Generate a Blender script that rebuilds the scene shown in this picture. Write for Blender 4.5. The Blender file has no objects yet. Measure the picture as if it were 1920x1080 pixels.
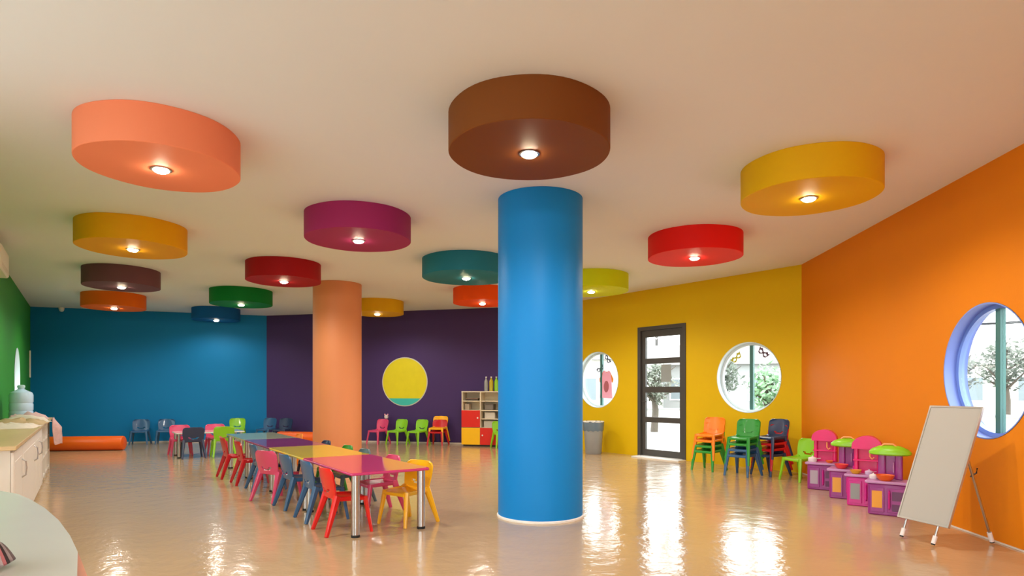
import bpy, bmesh, math, random
from mathutils import Vector, Matrix
from mathutils.geometry import tessellate_polygon

random.seed(7)
PI = math.pi
SC = bpy.context.scene
COL = SC.collection
R_ = math.radians

# ------------------------------------------------------------------ camera
cam_d = bpy.data.cameras.new('camera')
cam_d.sensor_width = 36.0
cam_d.lens = 36.0 * 1170.0 / 1920.0
cam_d.shift_y = 193.0 / 1920.0
cam_d.clip_start = 0.05
cam = bpy.data.objects.new('camera', cam_d)
cam.location = (0, 0, 1.25)
cam.rotation_euler = (PI / 2, 0, 0)
COL.objects.link(cam)
SC.camera = cam

# ------------------------------------------------------------------ world, exposure
SKY = 6.0
LAMP_W = 76.0
w = bpy.data.worlds.new('bright_overcast_sky')
w.use_nodes = True
bg = w.node_tree.nodes['Background']
bg.inputs[0].default_value = (0.96, 0.98, 1.0, 1)
bg.inputs[1].default_value = SKY
SC.world = w
vs = SC.view_settings
vs.view_transform = 'Standard'
vs.look = 'None'
vs.exposure = 0.2
vs.gamma = 1.0
vs.use_curve_mapping = False
SC.cycles.max_bounces = 8
SC.cycles.diffuse_bounces = 5
SC.cycles.glossy_bounces = 4
SC.cycles.transparent_max_bounces = 12
SC.cycles.sample_clamp_indirect = 6.0
SC.cycles.caustics_reflective = False
SC.cycles.caustics_refractive = False

CEIL = 3.175
# room plan (inner faces), clockwise seen from above
A = Vector((-11.0, 14.25)); B = Vector((-6.28, 15.97)); C_ = Vector((0.833, 14.12))
D = Vector((4.409, 9.5)); F_ = Vector((3.163, -4.0)); G = Vector((-4.238, -4.0)); H = Vector((-4.238, 4.338))

# ------------------------------------------------------------------ materials
def lin(c):
    c = c / 255.0
    return c / 12.92 if c <= 0.04045 else ((c + 0.055) / 1.055) ** 2.4
def rgb(r, g, b): return (lin(r), lin(g), lin(b), 1)
MATS = {}
def mat(name, col, rough=0.5, metal=0.0, var=0.06, scale=6.0, bump=0.0, bscale=40.0, coat=0.0, spec=0.5, trans=0.0, coat_rough=0.05):
    if name in MATS: return MATS[name]
    m = bpy.data.materials.new(name); m.use_nodes = True
    nt = m.node_tree; p = nt.nodes['Principled BSDF']
    tc = nt.nodes.new('ShaderNodeTexCoord')
    nz = nt.nodes.new('ShaderNodeTexNoise'); nz.inputs['Scale'].default_value = scale; nz.inputs['Detail'].default_value = 3
    nt.links.new(tc.outputs['Object'], nz.inputs['Vector'])
    mx = nt.nodes.new('ShaderNodeMix'); mx.data_type = 'RGBA'
    mx.inputs[6].default_value = (col[0] * (1 - var), col[1] * (1 - var), col[2] * (1 - var), 1)
    mx.inputs[7].default_value = (min(1, col[0] * (1 + var)), min(1, col[1] * (1 + var)), min(1, col[2] * (1 + var)), 1)
    nt.links.new(nz.outputs['Fac'], mx.inputs[0])
    nt.links.new(mx.outputs[2], p.inputs['Base Color'])
    p.inputs['Roughness'].default_value = rough
    p.inputs['Metallic'].default_value = metal
    p.inputs['Coat Weight'].default_value = coat
    p.inputs['Coat Roughness'].default_value = coat_rough
    p.inputs['Specular IOR Level'].default_value = spec
    p.inputs['Transmission Weight'].default_value = trans
    if bump:
        n2 = nt.nodes.new('ShaderNodeTexNoise'); n2.inputs['Scale'].default_value = bscale; n2.inputs['Detail'].default_value = 4
        nt.links.new(tc.outputs['Object'], n2.inputs['Vector'])
        bp = nt.nodes.new('ShaderNodeBump'); bp.inputs['Strength'].default_value = bump; bp.inputs['Distance'].default_value = 0.01
        nt.links.new(n2.outputs['Fac'], bp.inputs['Height'])
        nt.links.new(bp.outputs[0], p.inputs['Normal'])
    MATS[name] = m
    return m
def emit(name, col, strength):
    m = bpy.data.materials.new(name); m.use_nodes = True
    nt = m.node_tree; nt.nodes.remove(nt.nodes['Principled BSDF'])
    e = nt.nodes.new('ShaderNodeEmission'); e.inputs[0].default_value = col; e.inputs[1].default_value = strength
    nt.links.new(e.outputs[0], nt.nodes['Material Output'].inputs[0])
    return m
def glass_mat():
    m = bpy.data.materials.new('window_glass'); m.use_nodes = True
    nt = m.node_tree; nt.nodes.remove(nt.nodes['Principled BSDF'])
    t = nt.nodes.new('ShaderNodeBsdfTransparent'); t.inputs[0].default_value = (0.95, 0.98, 0.97, 1)
    g = nt.nodes.new('ShaderNodeBsdfGlossy'); g.inputs['Roughness'].default_value = 0.02
    lw = nt.nodes.new('ShaderNodeLayerWeight'); pw = nt.nodes.new('ShaderNodeMath'); pw.operation = 'POWER'; pw.inputs[1].default_value = 5.0
    fr = nt.nodes.new('ShaderNodeMath'); fr.operation = 'MULTIPLY_ADD'; fr.inputs[1].default_value = 0.9; fr.inputs[2].default_value = 0.03
    nt.links.new(lw.outputs['Facing'], pw.inputs[0]); nt.links.new(pw.outputs[0], fr.inputs[0])
    mx = nt.nodes.new('ShaderNodeMixShader')
    nt.links.new(fr.outputs[0], mx.inputs[0]); nt.links.new(t.outputs[0], mx.inputs[1]); nt.links.new(g.outputs[0], mx.inputs[2])
    nt.links.new(mx.outputs[0], nt.nodes['Material Output'].inputs[0])
    return m
def floor_mat():
    m = bpy.data.materials.new('resin_floor'); m.use_nodes = True
    nt = m.node_tree; p = nt.nodes['Principled BSDF']
    tc = nt.nodes.new('ShaderNodeTexCoord')
    nz = nt.nodes.new('ShaderNodeTexNoise'); nz.inputs['Scale'].default_value = 0.7; nz.inputs['Detail'].default_value = 4
    nt.links.new(tc.outputs['Object'], nz.inputs['Vector'])
    cr = nt.nodes.new('ShaderNodeMix'); cr.data_type = 'RGBA'
    cr.inputs[6].default_value = rgb(186, 157, 120); cr.inputs[7].default_value = rgb(197, 168, 130)
    nt.links.new(nz.outputs['Fac'], cr.inputs[0]); nt.links.new(cr.outputs[2], p.inputs['Base Color'])
    p.inputs['Roughness'].default_value = 0.13
    p.inputs['Specular IOR Level'].default_value = 0.55
    # long shallow ripples of the self-levelled resin plus small unevenness
    n1 = nt.nodes.new('ShaderNodeTexNoise'); n1.inputs['Scale'].default_value = 5.0; n1.inputs['Detail'].default_value = 2.5
    n2 = nt.nodes.new('ShaderNodeTexNoise'); n2.inputs['Scale'].default_value = 22.0; n2.inputs['Detail'].default_value = 2
    nt.links.new(tc.outputs['Object'], n1.inputs['Vector']); nt.links.new(tc.outputs['Object'], n2.inputs['Vector'])
    ad = nt.nodes.new('ShaderNodeMath'); ad.operation = 'MULTIPLY_ADD'; ad.inputs[1].default_value = 0.30
    nt.links.new(n2.outputs['Fac'], ad.inputs[0]); nt.links.new(n1.outputs['Fac'], ad.inputs[2])
    bp = nt.nodes.new('ShaderNodeBump'); bp.inputs['Strength'].default_value = 0.42; bp.inputs['Distance'].default_value = 0.012
    nt.links.new(ad.outputs[0], bp.inputs['Height']); nt.links.new(bp.outputs[0], p.inputs['Normal'])
    return m

GLASS = glass_mat()
M_floor = floor_mat()
def wallpaint(n, c, rough=0.6): return mat(n, c, rough, var=0.03, scale=1.5, bump=0.06, bscale=60, spec=0.25)
M_ceil = mat('ceiling_paint', rgb(230, 236, 242), 0.8, var=0.02, scale=1.0, spec=0.2)
M_blue = wallpaint('blue_wall_paint', rgb(8, 128, 192))
M_purple = wallpaint('purple_wall_paint', rgb(72, 52, 104))
M_yellow = wallpaint('yellow_wall_paint', rgb(224, 186, 5))
M_orange = wallpaint('orange_wall_paint', rgb(224, 128, 2))
M_green = wallpaint('green_wall_paint', rgb(56, 152, 52))
M_white = mat('white_paint', rgb(236, 234, 228), 0.5, var=0.02)
M_steel = mat('brushed_steel', rgb(190, 192, 194), 0.28, metal=1.0, var=0.04, scale=30)
M_black = mat('black_rubber', rgb(28, 28, 28), 0.6)
M_dark = mat('dark_grey_metal', rgb(70, 68, 66), 0.45, var=0.05)

# ------------------------------------------------------------------ mesh helpers
class MB:
    def __init__(s): s.v = []; s.f = []
    def add(s, vs, fs):
        n = len(s.v); s.v += [tuple(v) for v in vs]; s.f += [tuple(i + n for i in f) for f in fs]
        return s
    def box(s, c, d, rz=0, taper=1.0):
        x, y, z = d[0] / 2, d[1] / 2, d[2] / 2
        ca, sa = math.cos(rz), math.sin(rz); vs = []
        for sz, k in ((-1, 1.0), (1, taper)):
            for sx, sy in ((-1, -1), (1, -1), (1, 1), (-1, 1)):
                px, py = sx * x * k, sy * y * k
                vs.append((c[0] + px * ca - py * sa, c[1] + px * sa + py * ca, c[2] + sz * z))
        return s.add(vs, [(3, 2, 1, 0), (4, 5, 6, 7), (0, 1, 5, 4), (1, 2, 6, 5), (2, 3, 7, 6), (3, 0, 4, 7)])
    def rbox(s, c, d, r=0.02, rz=0, seg=3, taper=1.0):
        # box with rounded vertical edges and a small chamfer top and bottom
        r = min(r, d[0] / 2 - 1e-4, d[1] / 2 - 1e-4); ch = min(r * 0.4, d[2] * 0.25)
        def ring(ins, z, k):
            o = []
            hx, hy = d[0] / 2 - ins, d[1] / 2 - ins; rr = max(r - ins, 1e-4)
            for qx, qy, a0 in ((1, 1, 0), (-1, 1, PI / 2), (-1, -1, PI), (1, -1, 1.5 * PI)):
                for i in range(seg + 1):
                    a = a0 + PI / 2 * i / seg
                    px = (qx * (hx - rr) + rr * math.cos(a)) * k; py = (qy * (hy - rr) + rr * math.sin(a)) * k
                    o.append((c[0] + px * math.cos(rz) - py * math.sin(rz), c[1] + px * math.sin(rz) + py * math.cos(rz), z))
            return o
        z0, z1 = c[2] - d[2] / 2, c[2] + d[2] / 2
        return s.rings([ring(ch, z0, 1), ring(0, z0 + ch, 1), ring(0, z1 - ch, taper), ring(ch, z1, taper)], cap=True)
    def rings(s, rs, cap=True, closed=True):
        n = len(rs[0]); vs = [p for r in rs for p in r]; fs = []
        for j in range(len(rs) - 1):
            for i in range(n if closed else n - 1):
                k = (i + 1) % n
                fs.append((j * n + i, j * n + k, (j + 1) * n + k, (j + 1) * n + i))
        if cap:
            fs.append(tuple(range(n - 1, -1, -1))); fs.append(tuple((len(rs) - 1) * n + i for i in range(n)))
        return s.add(vs, fs)
    def lathe(s, prof, c=(0, 0, 0), n=24, cap=True):
        rs = [[(c[0] + r * math.cos(2 * PI * i / n), c[1] + r * math.sin(2 * PI * i / n), c[2] + z) for i in range(n)] for r, z in prof]
        return s.rings(rs, cap)
    def tube(s, pts, rad, n=8, cap=True):
        pts = [Vector(p) for p in pts]
        rads = rad if isinstance(rad, (list, tuple)) else [rad] * len(pts)
        rs = []
        for i, p in enumerate(pts):
            t = (pts[min(i + 1, len(pts) - 1)] - pts[max(i - 1, 0)]).normalized()
            up = Vector((0, 0, 1)) if abs(t.z) < 0.95 else Vector((1, 0, 0))
            a = t.cross(up).normalized(); b = t.cross(a)
            rs.append([tuple(p + (a * math.cos(2 * PI * k / n) + b * math.sin(2 * PI * k / n)) * rads[i]) for k in range(n)])
        return s.rings(rs, cap)
    def bar(s, p0, p1, w0, d0, w1, d1, side):
        # tapered rounded-rectangle bar; side = unit vector across its width
        p0, p1, side = Vector(p0), Vector(p1), Vector(side).normalized()
        t = (p1 - p0).normalized(); nrm = t.cross(side).normalized(); side = nrm.cross(t)
        rs = []
        for p, w_, d_ in ((p0, w0, d0), (p0.lerp(p1, 0.5), (w0 + w1) / 2, (d0 + d1) / 2), (p1, w1, d1)):
            r = []
            for sx, sy in ((1, .55), (.55, 1), (-.55, 1), (-1, .55), (-1, -.55), (-.55, -1), (.55, -1), (1, -.55)):
                r.append(tuple(p + side * sx * w_ / 2 + nrm * sy * d_ / 2))
            rs.append(r)
        return s.rings(rs, True)
    def prism(s, poly, z0, z1):
        n = len(poly)
        return s.add([(x, y, z0) for x, y in poly] + [(x, y, z1) for x, y in poly],
                     [tuple(range(n - 1, -1, -1)), tuple(range(n, 2 * n))] + [(i, (i + 1) % n, n + (i + 1) % n, n + i) for i in range(n)])
    def build(s, name, m, parent=None, smooth=False, angle=40):
        me = bpy.data.meshes.new(name); me.from_pydata(s.v, [], s.f); me.materials.append(m)
        bm = bmesh.new(); bm.from_mesh(me)
        bmesh.ops.recalc_face_normals(bm, faces=bm.faces)
        bm.to_mesh(me); bm.free()
        if smooth:
            me.polygons.foreach_set('use_smooth', [True] * len(me.polygons))
            try: me.set_sharp_from_angle(angle=R_(angle))
            except Exception: pass
        o = bpy.data.objects.new(name, me); COL.objects.link(o)
        if parent: o.parent = parent
        return o
def empty(name, loc=(0, 0, 0), rz=0):
    o = bpy.data.objects.new(name, None); o.empty_display_size = 0.1
    o.location = loc; o.rotation_euler = (0, 0, rz); COL.objects.link(o)
    return o
def tag(o, label, cat, group=None, kind=None):
    o['label'] = label; o['category'] = cat
    if group: o['group'] = group
    if kind: o['kind'] = kind
    return o
def struct(o, label=None):
    o['kind'] = 'structure'
    if label: o['label'] = label
    return o
def copy_tree(o, parent=None):
    c = o.copy(); COL.objects.link(c)
    if parent: c.parent = parent
    for ch in list(o.children): copy_tree(ch, c)
    return c

# ------------------------------------------------------------------ room shell
T = 0.2
class Wall:
    def __init__(s, name, p0, p1, m, holes=(), e0=0.0, e1=0.0, label=None):
        s.p0, s.p1 = p0, p1; d = p1 - p0; s.L = d.length; s.d = d.normalized(); s.n = Vector((-s.d.y, s.d.x))
        outer = [(0, 0), (s.L, 0), (s.L, CEIL), (0, CEIL)]
        loops = [outer]
        for h in holes:
            if h[0] == 'circ': loops.append([(h[1] + h[3] * math.cos(2 * PI * i / 72), h[2] + h[3] * math.sin(2 * PI * i / 72)) for i in range(72)])
            else: loops.append([(h[1], h[3]), (h[2], h[3]), (h[2], h[4]), (h[1], h[4])])
        tris = tessellate_polygon([[Vector((x, z, 0)) for x, z in l] for l in loops])
        flat = [q for l in loops for q in l]; n = len(flat)
        back = []
        for i, (x, z) in enumerate(flat):
            if i == 0 or i == 3: x -= e0
            if i == 1 or i == 2: x += e1
            back.append((x, z))
        vs = [s.P(x, z, 0) for x, z in flat] + [s.P(x, z, T) for x, z in back]
        fs = [t for t in tris] + [(t[2] + n, t[1] + n, t[0] + n) for t in tris]
        o = 0
        for l in loops:
            k = len(l)
            for i in range(k): fs.append((o + i, o + (i + 1) % k, n + o + (i + 1) % k, n + o + i))
            o += k
        s.o = struct(MB().add(vs, fs).build(name, m), label)
    def P(s, x, z, out=0.0):
        q = s.p0 + s.d * x + s.n * out
        return (q.x, q.y, z)
def mitre(pa, pb, pc):
    a = (pb - pa).normalized(); b = (pc - pb).normalized()
    turn = math.acos(max(-1, min(1, a.dot(b))))
    return T * math.tan(turn / 2)

WR = 0.58
yl = (D - C_).length
W_blue = Wall('wall_back_left', A, B, M_blue, e0=mitre(H, A, B), e1=mitre(A, B, C_), label='bright blue painted wall at the far left')
W_purple = Wall('wall_back', B, C_, M_purple, e0=mitre(A, B, C_), e1=mitre(B, C_, D), label='dark purple painted wall at the back')
DOOR0, DOOR1, DOORH = 0.4476 * yl, 0.6384 * yl, 2.47
W_yellow = Wall('wall_back_right', C_, D, M_yellow, [('circ', 0.262 * yl, 1.48, WR), ('rect', DOOR0, DOOR1, 0.0005, DOORH), ('circ', 0.846 * yl, 1.47, WR)],
                e0=mitre(B, C_, D), e1=mitre(C_, D, F_), label='golden yellow wall with the glazed door')
odist = 4.19 / abs((F_ - D).normalized().y)
W_orange = Wall('wall_right', D, F_, M_orange, [('circ', odist, 1.42, WR)], e0=mitre(C_, D, F_), e1=T, label='orange painted wall on the right')
W_behind = Wall('wall_front', F_, G, M_white, [('rect', 0.25, 3.6, 0.2, 2.95), ('rect', 3.8, 7.15, 0.2, 2.95)], e0=T, e1=T, label='unseen white wall with wide windows added for daylight')  # unseen wall; its openings are made wide to brighten the room
W_left = Wall('wall_left_side', G, H, M_white, [('rect', 0.3, 3.7, 0.2, 2.95), ('rect', 3.9, 7.3, 0.2, 2.95)], e0=T, e1=mitre(G, H, A), label='unseen white side wall with wide windows added for daylight')  # out of view; glazing added here for extra daylight inside
glen = (A - H).length
W_green = Wall('wall_left', H, A, M_green, [('circ', glen - 3.28, 1.47, WR)], e0=mitre(G, H, A), e1=mitre(H, A, B), label='green painted wall on the left')
room = [A, B, C_, D, F_, G, H]
cx = sum((p.x for p in room)) / 7; cy = sum((p.y for p in room)) / 7
big = [((p.x - cx) * 1.06 + cx, (p.y - cy) * 1.06 + cy) for p in room][::-1]
struct(MB().prism(big, -0.15, 0.0).build('floor', M_floor), 'glossy beige resin floor')
struct(MB().prism(big, CEIL, CEIL + 0.25).build('ceiling', M_ceil), 'cream painted ceiling')
# thin white paint edge / skirting along purple wall and orange wall
def baseboard(name, W, a, b, h, m):
    vs = [W.P(a, 0.001, -0.001), W.P(b, 0.001, -0.001), W.P(b, h, -0.001), W.P(a, h, -0.001), W.P(a, 0.001, -0.014), W.P(b, 0.001, -0.014), W.P(b, h, -0.010), W.P(a, h, -0.010)]
    struct(MB().add(vs, [(0, 1, 2, 3), (4, 5, 6, 7), (0, 1, 5, 4), (3, 2, 6, 7), (0, 3, 7, 4), (1, 2, 6, 5)]).build(name, m), 'thin pale skirting strip')
M_skirt = mat('pale_skirting', rgb(214, 204, 192), 0.4)
baseboard('baseboard_back', W_purple, 0.02, W_purple.L - 0.02, 0.035, M_skirt)
baseboard('baseboard_back_left', W_blue, 0.02, W_blue.L - 0.02, 0.035, M_skirt)
baseboard('baseboard_right', W_orange, 0.02, W_orange.L - 0.02, 0.012, M_skirt)

# ------------------------------------------------------------------ round windows
M_rev_blue = mat('periwinkle_reveal_paint', rgb(118, 140, 214), 0.4, var=0.03)
M_rev_white = mat('pale_blue_reveal_paint', rgb(214, 232, 238), 0.4, var=0.03)
M_frame = mat('white_window_frame', rgb(226, 240, 246), 0.35, var=0.02)
M_mull = mat('teal_mullion_metal', rgb(70, 122, 118), 0.4, var=0.05)
def round_window(name, W, s, zc, m_rev, label, m_fr=None):
    root = empty(name, W.P(s, zc, 0.12)); struct(root, label)
    inv = Matrix.Translation(root.location).inverted()
    def L(x, z, out):
        return tuple(inv @ Vector(W.P(s + x, zc + z, out)))
    N = 64
    def ring(r, out): return [L(r * math.cos(2 * PI * i / N), r * math.sin(2 * PI * i / N), out) for i in range(N)]
    MB().rings([ring(WR - 0.0005, -0.004), ring(WR - 0.012, -0.004), ring(WR - 0.012, T), ring(WR - 0.0005, T)], cap=False).build('reveal', m_rev, root, True)
    MB().rings([ring(WR - 0.012, 0.10), ring(WR - 0.012, 0.15), ring(WR - 0.05, 0.15), ring(WR - 0.05, 0.10), ring(WR - 0.012, 0.10)], cap=False).build('frame', m_fr or M_frame, root, True)
    h = math.sqrt((WR - 0.045) ** 2 - 0.03 ** 2)
    m = MB(); vs = []
    for out in (0.105, 0.15):
        vs += [L(-0.03, -h, out), L(0.03, -h, out), L(0.03, h, out), L(-0.03, h, out)]
    m.add(vs, [(0, 1, 2, 3), (4, 5, 6, 7), (0, 1, 5, 4), (2, 3, 7, 6), (1, 2, 6, 5), (0, 3, 7, 4)]).build('mullion', M_mull, root)
    for sg in (-1, 1):
        a0 = math.acos(0.03 / (WR - 0.05)); pts = []
        for i in range(33):
            a = -a0 + 2 * a0 * i / 32
            pts.append(((WR - 0.05) * math.cos(a) * sg, (WR - 0.05) * math.sin(a)))
        n = len(pts); vs = [L(x, z, 0.124) for x, z in pts] + [L(x, z, 0.128) for x, z in pts]
        MB().add(vs, [tuple(range(n)), tuple(range(n, 2 * n))] + [(i, (i + 1) % n, n + (i + 1) % n, n + i) for i in range(n)]).build('pane', GLASS, root)
    return root
round_window('window_1', W_yellow, 0.262 * yl, 1.48, M_rev_white, 'round window beside the blue column')
round_window('window_2', W_yellow, 0.846 * yl, 1.47, M_rev_white, 'round window above the stacked chairs')
round_window('window_3', W_orange, odist, 1.42, M_rev_blue, 'round window with blue reveal in the orange wall', mat('blue_window_frame', rgb(120, 150, 222), 0.35, var=0.03))
round_window('window_4', W_green, glen - 3.28, 1.47, M_rev_white, 'round window in the green wall')

# unseen wide windows behind and beside the viewer, added to let in more daylight
def added_daylight_window(name, W, a, b, z0, z1):
    root = empty(name, W.P((a + b) / 2, z0, 0.1)); struct(root, 'unseen wide window added for daylight in the white wall')
    inv = Matrix.Translation(root.location).inverted()
    def q(x0, x1, y0, y1, o0, o1, nm, m):
        vs = [tuple(inv @ Vector(W.P(x, z, o))) for o in (o0, o1) for x, z in ((x0, y0), (x1, y0), (x1, y1), (x0, y1))]
        MB().add(vs, [(0, 1, 2, 3), (4, 5, 6, 7), (0, 1, 5, 4), (1, 2, 6, 5), (2, 3, 7, 6), (3, 0, 4, 7)]).build(nm, m, root)
    w_ = (b - a) / 3
    for i in range(3):
        q(a + i * w_ + 0.03, a + (i + 1) * w_ - 0.03, z0 + 0.05, z1 - 0.05, 0.10, 0.105, 'pane', GLASS)
    for i in range(4):
        x = a + i * w_
        q(max(a, x - 0.03), min(b, x + 0.03), z0 + 0.05, z1 - 0.05, 0.07, 0.13, 'mullion', M_frame)
    q(a, b, z0, z0 + 0.05, 0.07, 0.13, 'rail', M_frame); q(a, b, z1 - 0.05, z1, 0.07, 0.13, 'rail', M_frame)
for k_, W_, a_, b_ in ((5, W_behind, 0.25, 3.6), (6, W_behind, 3.8, 7.15), (7, W_left, 0.3, 3.7), (8, W_left, 3.9, 7.3)):
    added_daylight_window('window_%d' % k_, W_, a_, b_, 0.2, 2.95)

# daylight portals help the renderer find the openings
def portal(W, s, zc, sx, sz, disk=False):
    ld = bpy.data.lights.new('daylight_portal', 'AREA'); ld.shape = 'ELLIPSE' if disk else 'RECTANGLE'
    ld.size = sx; ld.size_y = sz; ld.cycles.is_portal = True
    o = bpy.data.objects.new('daylight_portal', ld); COL.objects.link(o)
    o.location = W.P(s, zc, T + 0.02)
    dr = Vector((-W.n.x, -W.n.y, 0))
    o.rotation_euler = dr.to_track_quat('-Z', 'Y').to_euler()
for args in ((W_yellow, 0.262 * yl, 1.48, 1.2, 1.2), (W_yellow, 0.846 * yl, 1.47, 1.2, 1.2), (W_orange, odist, 1.42, 1.2, 1.2), (W_green, glen - 3.28, 1.47, 1.2, 1.2)):
    portal(*args, disk=True)
portal(W_yellow, (DOOR0 + DOOR1) / 2, DOORH / 2, DOOR1 - DOOR0, DOORH)
for W_, a_, b_ in ((W_behind, 0.25, 3.6), (W_behind, 3.8, 7.15), (W_left, 0.3, 3.7), (W_left, 3.9, 7.3)):
    portal(W_, (a_ + b_) / 2, 1.575, b_ - a_, 2.75)

# ------------------------------------------------------------------ glazed door
def door():
    W = W_yellow
    root = empty('door_1', W.P((DOOR0 + DOOR1) / 2, 0, 0.05)); struct(root, 'dark grey glazed door with four panes in the yellow wall')
    inv = Matrix.Translation(root.location).inverted()
    def q(x0, x1, y0, y1, o0, o1, nm, m, par=root):
        vs = [tuple(inv @ Vector(W.P(x, z, o))) for o in (o0, o1) for x, z in ((x0, y0), (x1, y0), (x1, y1), (x0, y1))]
        return MB().add(vs, [(0, 1, 2, 3), (4, 5, 6, 7), (0, 1, 5, 4), (1, 2, 6, 5), (2, 3, 7, 6), (3, 0, 4, 7)]).build(nm, m, par)
    a, b, h = DOOR0, DOOR1, DOORH
    fr = 0.07
    q(a, a + fr, 0.002, h, -0.015, 0.12, 'door_frame', M_dark); q(b - fr, b, 0.002, h, -0.015, 0.12, 'door_frame', M_dark)
    q(a + fr, b - fr, h - fr, h, -0.015, 0.12, 'door_frame', M_dark)
    st = 0.085; x0, x1 = a + fr + 0.004, b - fr - 0.004
    q(x0, x0 + st, 0.02, h - fr - 0.004, 0.03, 0.08, 'stile', M_dark); q(x1 - st, x1, 0.02, h - fr - 0.004, 0.03, 0.08, 'stile', M_dark)
    zs = [0.02, 0.14, 0.655, 0.755, 1.22, 1.33, 1.765, 1.865, 2.27, h - fr - 0.004]
    for i in range(0, 10, 2):
        q(x0 + st, x1 - st, zs[i], zs[i + 1], 0.03, 0.08, 'rail', M_dark)
    for i in range(1, 9, 2):
        q(x0 + st, x1 - st, zs[i], zs[i + 1], 0.052, 0.057, 'pane', GLASS)
    hd = MB().tube([inv @ Vector(W.P(x0 + 0.045, 1.05, 0.03)), inv @ Vector(W.P(x0 + 0.045, 1.05, -0.02)), inv @ Vector(W.P(x0 + 0.15, 1.05, -0.02))], 0.009).build('handle', M_dark, root, True)
    # notice taped on the second pane
    nx = x0 + st + 0.36
    n = q(nx, nx + 0.23, 1.42, 1.74, 0.049, 0.0515, 'door_notice', mat('grey_notice_paper', rgb(150, 158, 160), 0.8))
    n.parent = None; n.location = root.location
    tag(n, 'grey paper notice taped to the second door pane', 'notice')
    return root
door()
thr = [W_yellow.P(DOOR0 + 0.02, 0, 0.2), W_yellow.P(DOOR1 - 0.02, 0, 0.2), W_yellow.P(DOOR1 + 0.03, 0, -0.26), W_yellow.P(DOOR0 + 0.06, 0, -0.26)]
struct(MB().prism([(p[0], p[1]) for p in thr], 0.001, 0.018).build('trim_1', mat('white_marble', rgb(240, 240, 238), 0.3)), 'white threshold slab at the door')

# ------------------------------------------------------------------ columns
def column(x, y, r, name, m, label):
    root = empty(name, (x, y, 0)); struct(root, label); root['category'] = 'column'
    MB().lathe([(r, 0.02), (r, CEIL - 0.001)], n=64).build('shaft', m, root, True)
    MB().lathe([(r + 0.012, 0.0), (r + 0.012, 0.014), (r + 0.002, 0.022), (r - 0.05, 0.022)], n=64).build('base_ring', M_white, root, True)
    del root['category']
    return root
column(0.285, 6.29, 0.425, 'trim_2', mat('blue_column_paint', rgb(0, 132, 212), 0.5, var=0.03, scale=1.2, spec=0.3), 'thick round blue column in the middle')
column(-3.15, 11.26, 0.425, 'trim_3', mat('salmon_column_paint', rgb(218, 140, 92), 0.5, var=0.03, scale=1.2, spec=0.3), 'round salmon pink column behind the tables')

# ------------------------------------------------------------------ ceiling drums with downlights
DROP = 0.27
M_bulb = emit('warm_lamp_lens', (1, 0.84, 0.58, 1), 130.0)
def ceiling_drum(x, y, r, col, label, lit=LAMP_W):
    root = empty('ceiling_drum', (x, y, CEIL - DROP)); tag(root, label, 'ceiling lamp', 'round ceiling drums with downlights')
    m = mat('drum_paint_%d_%d_%d' % col, rgb(*col), 0.6, var=0.03, scale=2, spec=0.15)
    # a slightly uneven plasterboard cylinder
    n = 72; jit = [1 + 0.006 * math.sin(3 * i * 2 * PI / n + x) + 0.004 * math.sin(7 * i * 2 * PI / n + y) for i in range(n)]
    def ring(k, z): return [(r * k * jit[i] * math.cos(2 * PI * i / n), r * k * jit[i] * math.sin(2 * PI * i / n), z) for i in range(n)]
    MB().rings([ring(1, DROP - 0.001), ring(1, 0.004), ring(0.992, 0.0), ring(0.12, 0.0)], cap=True).build('drum', m, root, True)
    MB().lathe([(0.072, -0.001), (0.072, -0.006), (0.057, -0.009), (0.055, -0.001)], n=24).build('trim_ring', M_steel, root, True)
    MB().lathe([(0.055, -0.004), (0.05, -0.017), (0.034, -0.026), (0.008, -0.030)], n=24).build('lamp_lens', M_bulb, root, True)
    ld = bpy.data.lights.new('downlight', 'SPOT'); ld.energy = lit; ld.color = (1.0, 0.95, 0.87); ld.shadow_soft_size = 0.04; ld.spot_size = R_(170); ld.spot_blend = 0.5
    lo = bpy.data.objects.new('downlight', ld); COL.objects.link(lo); lo.parent = root; lo.location = (0, 0, -0.045)
    return root
for a in [(-2.62, 4.66, .545, (244, 142, 104), 'large salmon pink ceiling drum, nearest on the left'),
          (0.12, 4.35, .56, (122, 68, 26), 'large brown ceiling drum in front of the blue column'),
          (2.55, 5.36, .555, (226, 176, 14), 'large mustard yellow ceiling drum nearest the orange wall'),
          (-1.69, 6.87, .57, (158, 44, 100), 'magenta ceiling drum above the nearest table'),
          (2.27, 7.76, .57, (232, 30, 24), 'bright red ceiling drum in front of the yellow wall'),
          (-4.43, 7.29, .57, (230, 166, 10), 'golden yellow ceiling drum behind the salmon drum on the left'),
          (-6.22, 9.94, .54, (112, 74, 82), 'greyish mauve ceiling drum on the left'),
          (-7.97, 12.5, .56, (232, 108, 18), 'orange ceiling drum next to the blue wall'),
          (-3.45, 9.44, .54, (160, 20, 26), 'dark red ceiling drum in front of the salmon column'),
          (-5.2, 11.98, .56, (10, 122, 48), 'green ceiling drum between the dark red and the blue one'),
          (-6.93, 14.62, .52, (14, 92, 160), 'blue ceiling drum against the blue wall', 40.0),
          (-0.67, 9.15, .64, (38, 122, 142), 'teal ceiling drum beside the blue column'),
          (-0.56, 11.8, .55, (240, 84, 14), 'reddish orange ceiling drum before the purple wall behind the teal one'),
          (-2.9, 13.43, .56, (222, 170, 16), 'small yellow ceiling drum at the purple wall beside the salmon column'),
          (1.32, 10.4, .61, (206, 222, 14), 'lime yellow ceiling drum half hidden by the blue column')]:
    ceiling_drum(*a)

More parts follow.
